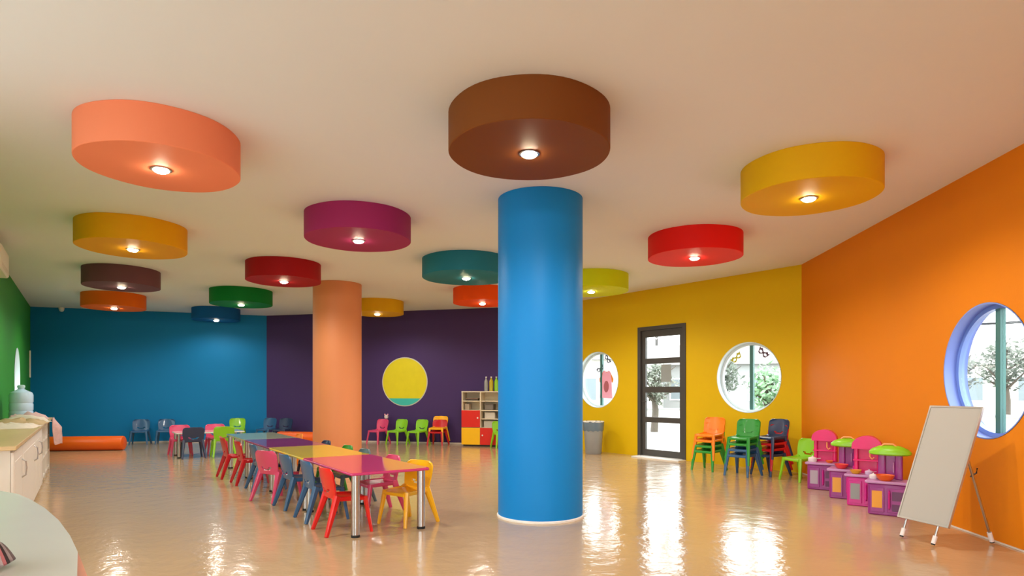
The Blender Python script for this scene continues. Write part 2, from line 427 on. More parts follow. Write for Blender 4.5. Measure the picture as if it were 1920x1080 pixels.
# ------------------------------------------------------------------ round wall painting
def mural():
    W = W_purple; s = 0.5204 * W.L; zc = 1.47; r = 0.59
    root = empty('wall_painting', W.P(s, zc, -0.002)); inv = Matrix.Translation(root.location).inverted()
    tag(root, 'round yellow wall painting with a teal foot on the purple wall', 'wall painting')
    def disc(pts, o0, o1, nm, m):
        n = len(pts); vs = [tuple(inv @ Vector(W.P(s + x, zc + z, o))) for o in (o0, o1) for x, z in pts]
        MB().add(vs, [tuple(range(n)), tuple(range(n, 2 * n))] + [(i, (i + 1) % n, n + (i + 1) % n, n + i) for i in range(n)]).build(nm, m, root)
    circ = lambda q: [(q * math.cos(2 * PI * i / 64), q * math.sin(2 * PI * i / 64)) for i in range(64)]
    disc(circ(r), -0.001, -0.008, 'white_border', mat('painting_border', rgb(206, 206, 196), 0.5))
    disc(circ(r - 0.022), -0.008, -0.013, 'yellow_field', mat('painting_yellow', rgb(226, 212, 20), 0.45))
    rr = r - 0.022; a0 = math.asin(0.40 / rr)
    disc([(rr * math.cos(a), rr * math.sin(a)) for a in [PI + a0 + (PI - 2 * a0) * i / 24 for i in range(25)]], -0.013, -0.016, 'teal_foot', mat('painting_teal', rgb(60, 190, 180), 0.45))
mural()

# ------------------------------------------------------------------ tables
U = Vector((-0.56, 0.8285)).normalized(); V = Vector((U.y, -U.x))
NL = Vector((-1.354, 5.246))
def table(p, ln, wd, zt, col, name, label, group, leg_r=0.036, rim=None):
    # p = near left corner, length runs along U, width along V
    c = p + U * ln / 2 + V * wd / 2
    root = empty(name, (c.x, c.y, 0), math.atan2(V.y, V.x)); tag(root, label, 'table', group)
    m = mat('laminate_%d_%d_%d' % col, rgb(*col), 0.07, var=0.02, coat=0.35, coat_rough=0.03, spec=0.5)
    MB().rbox((0, 0, zt - 0.002), (wd - 0.012, ln - 0.012, 0.004), 0.015).build('tabletop', m, root)
    MB().rbox((0, 0, zt - 0.014), (wd - 0.006, ln - 0.006, 0.02), 0.018).build('edge_band', mat('edge_%s' % str(rim or col), rgb(*(rim or col)), 0.35), root)
    for sx in (-1, 1):
        for sy in (-1, 1):
            x, y = sx * (wd / 2 - 0.062), sy * (ln / 2 - 0.062)
            lg = MB().lathe([(leg_r, 0.022), (leg_r, zt - 0.026)], (x, y, 0), 20).build('leg', M_steel, root, True)
            MB().lathe([(leg_r * 1.06, 0.0), (leg_r * 1.06, 0.018), (leg_r * 0.9, 0.023)], (x, y, 0), 20).build('foot', M_black, lg, True)
    return root
TL = 1.465; TW = 0.74; TZ = 0.555
for i, (col, lab) in enumerate([((214, 60, 116), 'glossy pink children table at the near end of the row'),
                                ((224, 200, 40), 'glossy yellow children table, second in the row'),
                                ((140, 50, 112), 'glossy plum children table, third in the row'),
                                ((168, 186, 140), 'glossy grey green children table at the far end of the row')]):
    table(NL + U * TL * i, TL - 0.006, TW, TZ, col, 'play_table', lab, 'children tables pushed into a row', rim=(196, 60, 120) if i == 0 else None)
W0 = Vector((-6.2, 11.5))
table(W0, 0.7, 1.2, 0.47, (226, 228, 224), 'play_table', 'low white children table in front of the blue wall', 'children tables', 0.026)

# ------------------------------------------------------------------ children chairs
CHAIR_COL = dict(red=(226, 24, 22), blue=(52, 96, 140), navy=(44, 58, 92), pink=(224, 76, 122), lime=(140, 206, 34), green=(44, 150, 52), orange=(244, 134, 16), yellow=(246, 184, 20), darkred=(196, 22, 34), grey=(90, 116, 128))
PROTO = {}
def make_chair(cn):
    m = mat('plastic_' + cn, rgb(*CHAIR_COL[cn]), 0.32, var=0.03, coat=0.2)
    root = empty('children_chair')
    # seat: dished plate with a rolled front edge
    g = MB(); n = 10; rows = 10; vs = []; fs = []
    for j in range(rows + 1):
        t = j / rows; y = -0.165 + 0.31 * t
        hw = 0.172 - 0.018 * t
        hw *= 1 - 0.22 * max(0, (0.12 - t) / 0.12) ** 2
        for i in range(n + 1):
            u = 2 * i / n - 1
            z = 0.322 - 0.012 * (1 - u * u) * math.sin(PI * min(1, t * 1.1)) - 0.022 * max(0, (0.2 - t) / 0.2) ** 2 - 0.014 * max(0, abs(u) - 0.8) / 0.2
            vs.append((hw * u, y, z))
    for j in range(rows):
        for i in range(n): fs.append((j * (n + 1) + i, j * (n + 1) + i + 1, (j + 1) * (n + 1) + i + 1, (j + 1) * (n + 1) + i))
    seat = plate(vs, fs, 0.016, 'seat', m, root)
    # backrest: curved panel with a smile-shaped hand slot
    n = 16; rows = 14; vs = []; fs = []
    for j in range(rows + 1):
        t = j / rows
        hw = 0.150 + 0.030 * math.sin(PI * min(1.0, t * 0.62 + 0.12))
        e = max(0, (t - 0.80) / 0.20); hw *= 1 - 0.24 * e ** 2.6
        for i in range(n + 1):
            u = 2 * i / n - 1
            sl = 0.20 + 0.03 * u * u
            zz = 0.318 + 0.262 * t + (0.018 * u * u * (1 - abs(t - 0.25) * 2.5) if t < 0.6 else 0) - 0.012 * u * u * e
            yy = 0.140 + 0.062 * t - 0.036 * (u * u) * (0.5 + 0.5 * t)
            vs.append((hw * u, yy, zz))
    for j in range(rows):
        for i in range(n):
            if j == 3 and i in (4, 5, 10, 11): continue
            if j == 2 and 5 <= i <= 10: continue
            fs.append((j * (n + 1) + i, j * (n + 1) + i + 1, (j + 1) * (n + 1) + i + 1, (j + 1) * (n + 1) + i))
    plate(vs, fs, 0.015, 'backrest', m, root)
    for sx in (-1, 1):
        MB().bar((sx * 0.148, -0.135, 0.315), (sx * 0.182, -0.185, 0.0), 0.050, 0.040, 0.030, 0.026, (1, 0.2 * sx, 0)).build('leg', m, root, True)
        MB().bar((sx * 0.150, 0.115, 0.335), (sx * 0.196, 0.225, 0.0), 0.052, 0.062, 0.032, 0.032, (1, -0.2 * sx, 0)).build('leg', m, root, True)
        MB().bar((sx * 0.155, -0.150, 0.300), (sx * 0.155, 0.140, 0.312), 0.030, 0.034, 0.030, 0.040, (1, 0, 0)).build('side_rail', m, root, True)
    MB().bar((-0.14, -0.158, 0.292), (0.14, -0.158, 0.292), 0.016, 0.03, 0.016, 0.03, (0, 1, 0)).build('front_rail', m, root, True)
    return root
def plate(vs, fs, th, name, m, root):
    me = bpy.data.meshes.new(name); me.from_pydata(vs, [], fs); me.materials.append(m)
    bm = bmesh.new(); bm.from_mesh(me)
    lone = [v for v in bm.verts if not v.link_faces]
    bmesh.ops.delete(bm, geom=lone, context='VERTS')
    bmesh.ops.solidify(bm, geom=bm.faces[:], thickness=th)
    bmesh.ops.recalc_face_normals(bm, faces=bm.faces)
    bm.to_mesh(me); bm.free()
    me.polygons.foreach_set('use_smooth', [True] * len(me.polygons))
    me.set_sharp_from_angle(angle=R_(50))
    o = bpy.data.objects.new(name, me); COL.objects.link(o); o.parent = root
    return o
def chair(cn, x, y, face, label, group, z=0.0, tilt=0.0):
    if cn not in PROTO: PROTO[cn] = o = make_chair(cn)
    else: o = copy_tree(PROTO[cn])
    o.location = (x, y, z); o.rotation_euler = (0, 0, math.atan2(face[1], face[0]) + PI / 2 + tilt)
    tag(o, label, 'chair', group)
    return o
GL = 'chairs tucked under the row of tables'
def row_chair(cn, s, perp, face, label, tilt=0):
    p = NL + U * s + V * perp
    chair(cn, p.x, p.y, face, label, GL, tilt=tilt)
fV = (V.x, V.y); bV = (-V.x, -V.y); fU = (U.x, U.y); bU = (-U.x, -U.y)
row_chair('red', 0.38, 0.075, fV, 'bright red plastic chair at the left of the pink table end')
row_chair('blue', 1.02, 0.085, fV, 'blue plastic chair next to the bright red one at the pink table')
row_chair('blue', 1.80, 0.075, fV, 'blue plastic chair between the pink chair and the table leg pair', 0.06)
row_chair('pink', 2.36, -0.02, fV, 'pink plastic chair turned out on the left of the yellow table', 0.42)
row_chair('blue', 3.25, 0.06, fV, 'blue plastic chair between the pink chair and the two red ones')
row_chair('darkred', 3.92, 0.0, fV, 'dark red plastic chair at the plum table')
row_chair('darkred', 4.66, -0.06, fV, 'dark red plastic chair at the far grey green table, outermost on the left')
row_chair('yellow', 0.36, TW - 0.07, bV, 'yellow plastic chair at the right of the pink table end', 0.32)
row_chair('pink', 1.0, TW - 0.10, bV, 'pink plastic chair beside the yellow chair under the pink table')
row_chair('grey', 1.82, TW - 0.10, bV, 'grey blue plastic chair on the far side of the yellow table')
row_chair('green', 2.4, TW - 0.10, bV, 'dark green plastic chair on the far side of the yellow table')
row_chair('navy', 3.3, TW - 0.08, bV, 'navy plastic chair on the far side of the plum table')
row_chair('orange', 4.9, TW - 0.0, bV, 'orange plastic chair on the far side of the grey green table')
# around the white table
GW = 'chairs around the low white table'
def wchair(cn, v, u, face, label):
    p = W0 + V * v + U * u
    chair(cn, p.x, p.y, face, label, GW)
wchair('navy', 0.28, 0.02, fU, 'navy chair with its back to us at the white table')
wchair('lime', 0.80, 0.02, fU, 'lime green chair with its back to us at the white table')
wchair('pink', 0.16, 0.70, bU, 'pink chair behind the navy one at the white table')
wchair('pink', 0.80, 0.72, bU, 'pink chair behind the lime one at the white table')
GF = 'chairs standing along the far walls'
fb = (0.342, -0.94); fp = (-0.25, -0.968)
chair('blue', -8.72, 14.62, fb, 'blue chair against the blue wall, nearest the orange roll', GF)
chair('blue', -8.22, 14.80, fb, 'blue chair against the blue wall, right one of the pair', GF)
chair('lime', -6.72, 15.25, fb, 'lime green chair in front of the blue wall near the corner', GF)
chair('blue', -6.05, 15.35, fp, 'blue chair in the corner of blue and purple walls', GF)
chair('navy', -5.62, 15.25, fp, 'navy chair beside the corner at the purple wall', GF)
for cn, px, lab in (('pink', -3.18, 'pink chair at the purple wall carrying a small white toy'), ('lime', -2.70, 'lime chair at the purple wall beside the pink one'),
                    ('lime', -2.20, 'lime chair at the purple wall beside the stacked red and yellow chairs')):
    yy = 15.97 - 1.85 * (px + 6.28) / 7.113 - 0.38
    chair(cn, px, yy, (-0.55, -0.83), lab, GF)
yy = 15.97 - 1.85 * (-1.72 + 6.28) / 7.113 - 0.36
chair('darkred', -1.72, yy, fp, 'red chair at the purple wall under a yellow one', GF)
chair('yellow', -1.72 + 0.01, yy + 0.02, fp, 'yellow chair stacked on the red one at the purple wall', GF, z=0.084)
chair('lime', -0.22, 13.72, (0.3, -0.95), 'lime chair in front of the shelf cabinet beside the blue column', GF)
# stacks under the window
GS = 'chairs stacked under the round window'
fs1 = (-0.74, -0.67)
def stack(x, y, face, cols, where):
    n = len(cols); o = Vector((-face[0], -face[1])).normalized()
    for k, cn in enumerate(cols):
        pos = 'lowest' if k == 0 else ('topmost' if k == n - 1 else ('second from the floor' if k == 1 else 'third from the floor'))
        chair(cn, x + o.x * 0.012 * k, y + o.y * 0.012 * k, face, '%s chair, %s in the %s' % (cn.replace('darkred', 'red').replace('navy', 'navy blue'), pos, where), GS, z=0.084 * k)
stack(3.10, 9.86, fs1, ['green', 'green', 'orange', 'orange'], 'chair stack nearest the door')
stack(3.40, 9.22, fs1, ['blue', 'blue', 'green', 'green'], 'middle chair stack')
stack(3.83, 9.28, (-0.9, -0.44), ['navy', 'darkred', 'darkred', 'navy'], 'chair stack nearest the orange wall')
chair('lime', 4.02, 8.72, (-0.93, -0.35), 'lime chair between the stacks and the toy kitchens', 'single chairs')

# ------------------------------------------------------------------ orange rolls
M_roll = mat('orange_vinyl', rgb(238, 98, 14), 0.4, var=0.04)
def roll(x0, y0, x1, y1, r, label):
    d = Vector((x1 - x0, y1 - y0, 0)); L = d.length; d.normalize()
    root = empty('foam_roll', ((x0 + x1) / 2, (y0 + y1) / 2, 0)); tag(root, label, 'bolster', 'orange foam rolls')
    base = Vector((x0, y0, r)) - Vector(root.location)
    pts = [base + d * t for t in (0, 0.012, 0.04, L - 0.04, L - 0.012, L)]
    MB().tube(pts, [r * 0.78, r * 0.94, r, r, r * 0.94, r * 0.78], 28).build('cover', M_roll, root, True)
    MB().tube([base + d * (L - 0.006), base + d * (L + 0.004)], r * 0.12, 12).build('end_button', M_roll, root, True)
roll(-9.75, 12.95, -8.2, 13.2, 0.15, 'long orange foam roll on the floor by the blue wall')
roll(-5.5, 14.7, -4.3, 14.42, 0.15, 'orange foam roll behind the salmon column')

# ------------------------------------------------------------------ shelf cabinet at the purple wall
def shelf_cabinet():
    x0 = -1.14; fy = 14.13; ang = math.atan2(-1.85, 7.113)
    root = empty('shelf_cabinet', (x0, fy, 0), ang); tag(root, 'cream shelf cabinet with red and yellow doors at the purple wall', 'cabinet')
    cream = mat('cream_board', rgb(226, 214, 186), 0.5); red = mat('red_board', rgb(214, 36, 26), 0.4); yel = mat('yellow_board', rgb(246, 190, 14), 0.4)
    cw = 0.44; dp = 0.34; Hh = 1.22; t = 0.02
    for i in range(3): MB().box((i * cw * 1.0 + (t / 2 if i == 0 else (-t / 2 if i == 2 else 0)), dp / 2, 0.04 + (Hh - 0.04) / 2), (t, dp, Hh - 0.04)).build('side_panel', cream, root)
    MB().box((cw, dp - 0.005, Hh / 2 + 0.02), (2 * cw - 2 * t, 0.01, Hh - 0.05)).build('back_panel', cream, root)
    MB().box((cw, dp / 2, Hh + 0.0115), (2 * cw + 0.01, dp, 0.022)).build('top_board', cream, root)
    MB().box((cw, dp / 2 + 0.02, 0.02), (2 * cw - 0.04, dp - 0.06, 0.039)).build('plinth', M_dark, root)
    for i in range(2):
        for z in ((0.05, 0.42, 0.81, 1.02) if i == 0 else (0.05, 0.42, 0.62, 0.81, 1.02)):
            MB().box((i * cw + cw / 2, dp / 2, z), (cw - t * 1.6, dp - 0.02, 0.018)).build('shelf', cream, root)
    for i, z0, z1, m, nm, kx in ((0, 0.04, 0.425, yel, 'yellow door', 0.9), (0, 0.43, 0.815, red, 'red door', 0.88), (1, 0.04, 0.425, red, 'red door', 0.14)):
        dd = MB().box((i * cw + cw / 2, -0.011, (z0 + z1) / 2), (cw - 0.008, 0.02, z1 - z0 - 0.006)).build('door', m, root); dd['label'] = nm
        if nm != 'yellow door':
            MB().lathe([(0.016, 0), (0.02, 0.012), (0.012, 0.022)], n=12).build('knob', M_white, dd, True)
            k = dd.children[0]; k.rotation_euler = (PI / 2, 0, 0); k.location = (i * cw + cw * kx, -0.021, (z0 + z1) / 2 + 0.02)
    M = root.matrix_basis.copy() if False else Matrix.Translation(root.location) @ Matrix.Rotation(ang, 4, 'Z')
    def wp(x, y, z): return M @ Vector((x, y, z))
    return wp, ang
wp, s_ang = shelf_cabinet()
def bottle(p, h, r, m, mc, label):
    root = empty('bottle', p); tag(root, label, 'bottle', 'bottles on the shelf cabinet')
    MB().lathe([(r * 0.8, 0), (r, 0.01), (r, h * 0.62), (r * 0.85, h * 0.72), (r * 0.36, h * 0.84), (r * 0.34, h * 0.93)], n=18).build('body', m, root, True)
    MB().lathe([(r * 0.42, h * 0.925), (r * 0.42, h), (r * 0.3, h)], n=14).build('cap', mc, root, True)
for k, (x, m, lab) in enumerate(((0.54, mat('clear_grey_plastic', rgb(150, 152, 150), 0.2), 'clear grey bottle on the shelf cabinet'), (0.66, mat('yellow_liquid', rgb(190, 170, 30), 0.2), 'yellow bottle on the shelf cabinet'), (0.78, mat('green_liquid', rgb(140, 200, 30), 0.2), 'green bottle on the shelf cabinet'))):
    bottle(wp(x, 0.13, 1.2435), 0.33, 0.045, m, M_white, lab)
def stack_books(p, ang, cols, sz, label):
    for k, c in enumerate(cols):
        o = MB().rbox((0, 0, sz[2] / 2), sz, 0.004).build('book', mat('paper_%d_%d_%d' % c, rgb(*c), 0.7))
        o.location = (p[0], p[1], p[2] + k * (sz[2] + 0.001)); o.rotation_euler = (0, 0, ang + 0.1 * k)
        tag(o, label[k], 'book', 'books in the shelf cabinet')
stack_books(wp(0.22, 0.16, 1.0305), s_ang, [(70, 60, 54), (120, 96, 80)], (0.28, 0.2, 0.03), ['dark folder on the top shelf of the cabinet', 'brown folder lying on the dark one in the cabinet'])
def shelf_box(x, z, sz, c, label):
    root = empty('storage_box', wp(x, 0.17, z), s_ang); tag(root, label, 'box', 'boxes in the shelf cabinet')
    m = mat('box_%d_%d_%d' % c, rgb(*c), 0.6)
    MB().rbox((0, 0, sz[2] * 0.45), (sz[0], sz[1], sz[2] * 0.9), 0.01).build('body', m, root)
    MB().rbox((0, 0, sz[2] * 0.93), (sz[0] + 0.01, sz[1] + 0.01, sz[2] * 0.12), 0.01).build('lid', m, root)
shelf_box(0.10, 0.8195, (0.1, 0.18, 0.14), (176, 160, 140), 'small beige box on the second shelf')
shelf_box(0.62, 0.8195, (0.2, 0.2, 0.13), (120, 112, 104), 'grey box on the second shelf of the open side')
shelf_box(0.64, 0.6295, (0.24, 0.2, 0.14), (206, 200, 186), 'pale box on the third shelf of the open side')
shelf_box(0.64, 0.4295, (0.28, 0.2, 0.15), (190, 186, 176), 'wide pale box on the lowest open shelf')
# small white toy on the pink chair's back
toy = empty('soft_toy', (-3.02, 14.995, 0.578)); tag(toy, 'small white toy head perched on the pink chair back', 'toy')
MB().lathe([(0.012, 0), (0.04, 0.015), (0.052, 0.05), (0.042, 0.085), (0.01, 0.1)], n=16).build('head', mat('white_plush', rgb(230, 214, 214), 0.9), toy, True)
for sx in (-1, 1): MB().lathe([(0.004, 0.08), (0.018, 0.095), (0.014, 0.118), (0.003, 0.125)], (sx * 0.035, 0, 0), 10).build('ear', mat('pink_plush', rgb(230, 150, 170), 0.9), toy, True)

# ------------------------------------------------------------------ waste bin
def bin_():
    root = empty('waste_bin', (1.62, 12.42, 0)); tag(root, 'grey waste bin with a bag folded over its rim', 'waste bin')
    g = mat('grey_bin_plastic', rgb(150, 154, 156), 0.4)
    MB().lathe([(0.15, 0.0), (0.16, 0.012), (0.195, 0.60), (0.185, 0.60), (0.15, 0.03)], n=36, cap=True).build('body', g, root, True)
    rs = []
    for z, k in ((0.46, 0.194), (0.50, 0.203), (0.58, 0.207), (0.635, 0.212), (0.64, 0.20), (0.56, 0.178)):
        rs.append([((k + 0.005 * math.sin(i * 7.0 + z * 40)) * math.cos(2 * PI * i / 40), (k + 0.005 * math.sin(i * 7.0 + z * 40)) * math.sin(2 * PI * i / 40), z + 0.012 * math.sin(i * 1.9)) for i in range(40)])
    MB().rings(rs, cap=False).build('bin_bag', mat('blue_grey_bag', rgb(104, 124, 140), 0.3), root, True)
    MB().lathe([(0.205, 0.622), (0.213, 0.638), (0.205, 0.652), (0.197, 0.638), (0.205, 0.622)], n=36, cap=False).build('rim', M_white, root, True)
bin_()

# ------------------------------------------------------------------ cut-outs on the windows
def cutout(W, s, zc, shapes, name, label, rot=0, group=None, out=0.112):
    root = empty(name, W.P(s, zc, out)); tag(root, label, 'window decoration', group)
    inv = Matrix.Translation(root.location).inverted(); ca, sa = math.cos(rot), math.sin(rot)
    for k, (nm, outer, hole, m) in enumerate(shapes):
        loops = [outer] + (hole or [])
        tr = tessellate_polygon([[Vector((x, z, 0)) for x, z in l] for l in loops]); flat = [q for l in loops for q in l]; n = len(flat)
        o0 = out - 0.003 * k
        vs = [tuple(inv @ Vector(W.P(s + x * ca - z * sa, zc + x * sa + z * ca, o))) for o in (o0, o0 - 0.0025) for x, z in flat]
        fs = list(tr) + [(t[0] + n, t[1] + n, t[2] + n) for t in tr]; b = 0
        for l in loops:
            q = len(l); fs += [(b + i, b + (i + 1) % q, n + b + (i + 1) % q, n + b + i) for i in range(q)]; b += q
        MB().add(vs, fs).build(nm, m, root)
def eyemask(k=1.0):
    out = [(-.12, .02), (-.14, .075), (-.10, .06), (-.07, .085), (-.03, .05), (0, .035), (.03, .05), (.07, .085), (.10, .06), (.14, .075), (.12, .02), (.10, -.035), (.06, -.05), (.025, -.03), (0, -.005), (-.025, -.03), (-.06, -.05), (-.10, -.035)]
    el = lambda cx: [(cx + .036 * math.cos(2 * PI * i / 14), .008 + .026 * math.sin(2 * PI * i / 14)) for i in range(14)]
    return [(x * k, z * k) for x, z in out], [[(x * k, z * k) for x, z in el(-.062)], [(x * k, z * k) for x, z in el(.062)]]
o_, h_ = eyemask(0.8)
py_ = mat('yellow_card', rgb(190, 186, 40), 0.7); pp_ = mat('plum_card', rgb(96, 66, 84), 0.7); pn_ = mat('slate_card', rgb(80, 88, 110), 0.7)
GC = 'paper masks on the windows'
s2 = 0.846 * yl; s1 = 0.262 * yl
cutout(W_yellow, s2 - 0.27, 1.80, [('mask', o_, h_, py_)], 'paper_mask', 'yellow paper mask stuck on the window above the stacked chairs', 0.7, GC)
cutout(W_yellow, s2 + 0.20, 1.86, [('mask', o_, h_, pp_)], 'paper_mask', 'plum paper mask stuck on the window above the stacked chairs', -0.7, GC)
cutout(W_yellow, s1 + 0.17, 1.90, [('mask', o_, h_, pn_)], 'paper_mask', 'slate paper mask high on the window beside the column', -0.9, GC)
cutout(W_yellow, s1 - 0.03, 1.70, [('mask', o_, h_, pn_)], 'paper_mask', 'slate paper mask above the pink paper dress', 0.5, GC)
dress = [(-.10, .26), (-.04, .27), (0, .22), (.04, .27), (.10, .26), (.15, .06), (.19, -.30), (-.17, -.30), (-.13, .06)]
slv = [(-.10, .25), (-.20, .10), (-.19, .02), (-.12, .06), (.12, .06), (.18, .02), (.20, .10), (.10, .25)]
emb = [(0.01 + .07 * math.cos(2 * PI * i / 18), -.06 + .12 * math.sin(2 * PI * i / 18)) for i in range(18)]
cutout(W_yellow, s1 + 0.14, 1.40, [('sleeves', slv, None, mat('orange_card', rgb(240, 140, 50), 0.7)), ('dress', dress, None, mat('pink_card', rgb(250, 178, 206), 0.7)), ('motif', emb, None, mat('plum_pink_card', rgb(180, 100, 110), 0.7))],
       'paper_dress', 'pink paper dress with orange sleeves on the window beside the column', -0.05)

# ------------------------------------------------------------------ toy kitchens by the orange wall
M_vio = mat('violet_plastic', rgb(150, 40, 130), 0.3, coat=0.2); M_lav = mat('lavender_plastic', rgb(190, 140, 190), 0.35); M_hot = mat('hot_pink_plastic', rgb(226, 14, 112), 0.3, coat=0.2)
M_lime = mat('lime_plastic', rgb(140, 206, 34), 0.32); M_or = mat('orange_plastic', rgb(240, 120, 40), 0.35); M_magp = mat('magenta_plastic', rgb(206, 30, 140), 0.3, coat=0.2)
def toy_kitchen(x, y, rz, base_m, tower, sticker, label):
    root = empty('toy_kitchen', (x, y, 0), rz); tag(root, label, 'toy kitchen', 'toy kitchens along the orange wall')
    W2, Dp, Hb = 0.36, 0.25, 0.315
    MB().rbox((0, 0, Hb / 2), (W2, Dp, Hb), 0.025, taper=1.0).build('base', base_m, root, True)
    MB().rbox((0, 0, Hb + 0.014), (W2 + 0.05, Dp + 0.04, 0.028), 0.03).build('counter', M_lav, root, True)
    d = MB().rbox((-0.095, -Dp / 2 - 0.006, 0.155), (0.125, 0.012, 0.24), 0.005).build('door', base_m, root, True)
    MB().rbox((-0.095, -Dp / 2 - 0.0135, 0.16), (0.09, 0.003, 0.17), 0.001).build('door_sticker', mat('sticker_%d_%d_%d' % sticker, rgb(*sticker), 0.4), d)
    d = MB().rbox((0.075, -Dp / 2 - 0.006, 0.155), (0.165, 0.012, 0.24), 0.005).build('oven_door', base_m, root, True)
    MB().rbox((0.085, -Dp / 2 - 0.013, 0.20), (0.10, 0.003, 0.09), 0.001).build('oven_window', mat('dark_violet', rgb(92, 16, 80), 0.3), d)
    MB().rbox((0.085, -Dp / 2 - 0.013, 0.085), (0.10, 0.003, 0.07), 0.001).build('oven_window', mat('dark_violet', rgb(92, 16, 80), 0.3), d)
    MB().tube([(0.012, -Dp / 2 - 0.012, 0.25), (0.012, -Dp / 2 - 0.03, 0.24), (0.012, -Dp / 2 - 0.03, 0.08), (0.012, -Dp / 2 - 0.012, 0.07)], 0.008).build('handle', M_magp, d, True)
    zt = Hb + 0.028
    if tower == 'pink':
        # tall rounded back with a shelf and a hood
        prof = []
        for i in range(17):
            a = PI * i / 16; prof.append((0.135 * math.cos(a), 0.29 + 0.125 * math.sin(a)))
        poly = [(0.135, 0.0)] + prof + [(-0.135, 0.0)]
        n = len(poly); vs = [(px, yy, zt + pz) for yy in (0.075, 0.125) for px, pz in poly]
        MB().add(vs, [tuple(range(n)), tuple(range(n, 2 * n))] + [(i, (i + 1) % n, n + (i + 1) % n, n + i) for i in range(n)]).build('tower', M_hot, root, True)
        prof = [(0.145, 0.0)] + [(0.145 * math.cos(PI * i / 16), 0.03 + 0.115 * math.sin(PI * i / 16)) for i in range(17)] + [(-0.145, 0.0)]
        n = len(prof); vs = [(px, yy, zt + 0.27 + pz) for yy in (-0.035, 0.074) for px, pz in prof]
        MB().add(vs, [tuple(range(n)), tuple(range(n, 2 * n))] + [(i, (i + 1) % n, n + (i + 1) % n, n + i) for i in range(n)]).build('hood', M_hot, root, True)
        MB().rbox((0, 0.03, zt + 0.145), (0.27, 0.085, 0.018), 0.01).build('shelf', M_hot, root)
        for sx in (-1, 1): MB().rbox((sx * 0.11, 0.05, zt + 0.14), (0.04, 0.04, 0.26), 0.012).build('post', M_hot, root, True)
        MB().tube([(0.03, 0.0, zt + 0.255), (0.03, -0.005, zt + 0.19), (0.05, -0.01, zt + 0.165), (0.07, -0.005, zt + 0.185)], 0.008).build('spoon', mat('peach_plastic', rgb(250, 170, 110), 0.4), root, True)
    else:
        for sx in (-1, 1): MB().rbox((sx * 0.075, 0.085, zt + 0.125), (0.07, 0.05, 0.25), 0.015).build('post', M_vio, root, True)
        MB().rbox((0, 0.10, zt + 0.125), (0.09, 0.02, 0.24), 0.006).build('back_panel', M_vio, root)
        rs = []
        for z, k in ((0.25, 0.86), (0.262, 1.0), (0.285, 1.0), (0.315, 0.84), (0.345, 0.5), (0.352, 0.2)):
            rs.append([(0.19 * k * math.cos(2 * PI * i / 28), 0.05 + 0.085 * k * math.sin(2 * PI * i / 28), zt + z) for i in range(28)])
        MB().rings(rs).build('hood', M_lime, root, True)
        MB().tube([(-0.09, 0.03, zt + 0.325), (-0.05, 0.02, zt + 0.365), (0.03, 0.02, zt + 0.365), (0.07, 0.03, zt + 0.33)], 0.009).build('hood_handle', mat('peach_plastic', rgb(250, 170, 110), 0.4), root, True)
        MB().tube([(0.03, 0.056, zt + 0.18), (0.03, 0.045, zt + 0.17), (0.03, 0.045, zt + 0.08), (0.03, 0.056, zt + 0.07)], 0.006).build('towel_rail', M_lav, root, True)
    M = Matrix.Translation((x, y, 0)) @ Matrix.Rotation(rz, 4, 'Z')
    return lambda a, b, c: M @ Vector((a, b, zt + c))
GT = 'toy dishes on the toy kitchens'
def toy_bowl(p, r, m, label):
    root = empty('toy_bowl', p); tag(root, label, 'toy dish', GT)
    MB().lathe([(r * 0.5, 0), (r * 0.8, r * 0.25), (r, r * 0.7), (r * 0.94, r * 0.7), (r * 0.72, r * 0.3), (r * 0.3, r * 0.12)], n=20).build('bowl', m, root, True)
    MB().lathe([(r * 0.2, r * 0.3), (r * 0.66, r * 0.42), (r * 0.6, r * 0.62), (r * 0.15, r * 0.72)], n=16).build('food', M_or, root, True)
def toy_pot(p, r, m, label):
    root = empty('toy_pot', p); tag(root, label, 'toy pot', GT)
    MB().lathe([(r * 0.85, 0), (r, r * 0.2), (r, r * 0.9), (r * 0.9, r), (r * 0.2, r * 1.25)], n=20).build('pot', m, root, True)
    MB().lathe([(r * 0.14, r * 1.22), (r * 0.2, r * 1.4), (r * 0.1, r * 1.5)], n=12).build('knob', m, root, True)
    MB().tube([(r * 0.9, 0, r * 0.7), (r * 1.5, 0, r * 0.8), (r * 2.0, 0, r * 0.8)], r * 0.12).build('handle', m, root, True)
M_wt = mat('white_plastic', rgb(236, 228, 226), 0.35)
KR = math.atan2(-0.80, -0.60) + PI / 2
ks = [(3.985, 7.96, M_vio, 'pink', (176, 160, 176), 'violet toy kitchen with pink tower beside the lime chair'),
      (3.93, 7.30, M_vio, 'green', (226, 160, 60), 'violet toy kitchen with lime hood between the two pink towers'),
      (3.885, 6.83, M_magp, 'pink', (150, 150, 150), 'magenta toy kitchen with pink tower, third in the line'),
      (3.835, 6.34, M_vio, 'green', (232, 160, 50), 'violet toy kitchen with lime hood nearest the whiteboard')]
kf = [toy_kitchen(x, y, KR, m, tw, st, lab) for x, y, m, tw, st, lab in ks]
toy_pot(kf[0](-0.13, -0.045, 0.0005), 0.052, M_wt, 'white toy pot on the first toy kitchen')
toy_bowl(kf[0](0.07, -0.07, 0.0005), 0.045, M_or, 'orange toy bowl on the first toy kitchen')
toy_bowl(kf[1](-0.06, -0.05, 0.0005), 0.075, mat('coral_plastic', rgb(236, 66, 70), 0.4), 'coral red toy bowl on the second toy kitchen')
toy_pot(kf[1](0.10, -0.07, 0.0005), 0.042, M_magp, 'magenta toy pot on the second toy kitchen')
toy_bowl(kf[2](-0.10, -0.06, 0.0005), 0.06, mat('mustard_plastic', rgb(226, 166, 40), 0.4), 'mustard toy bowl on the third toy kitchen')
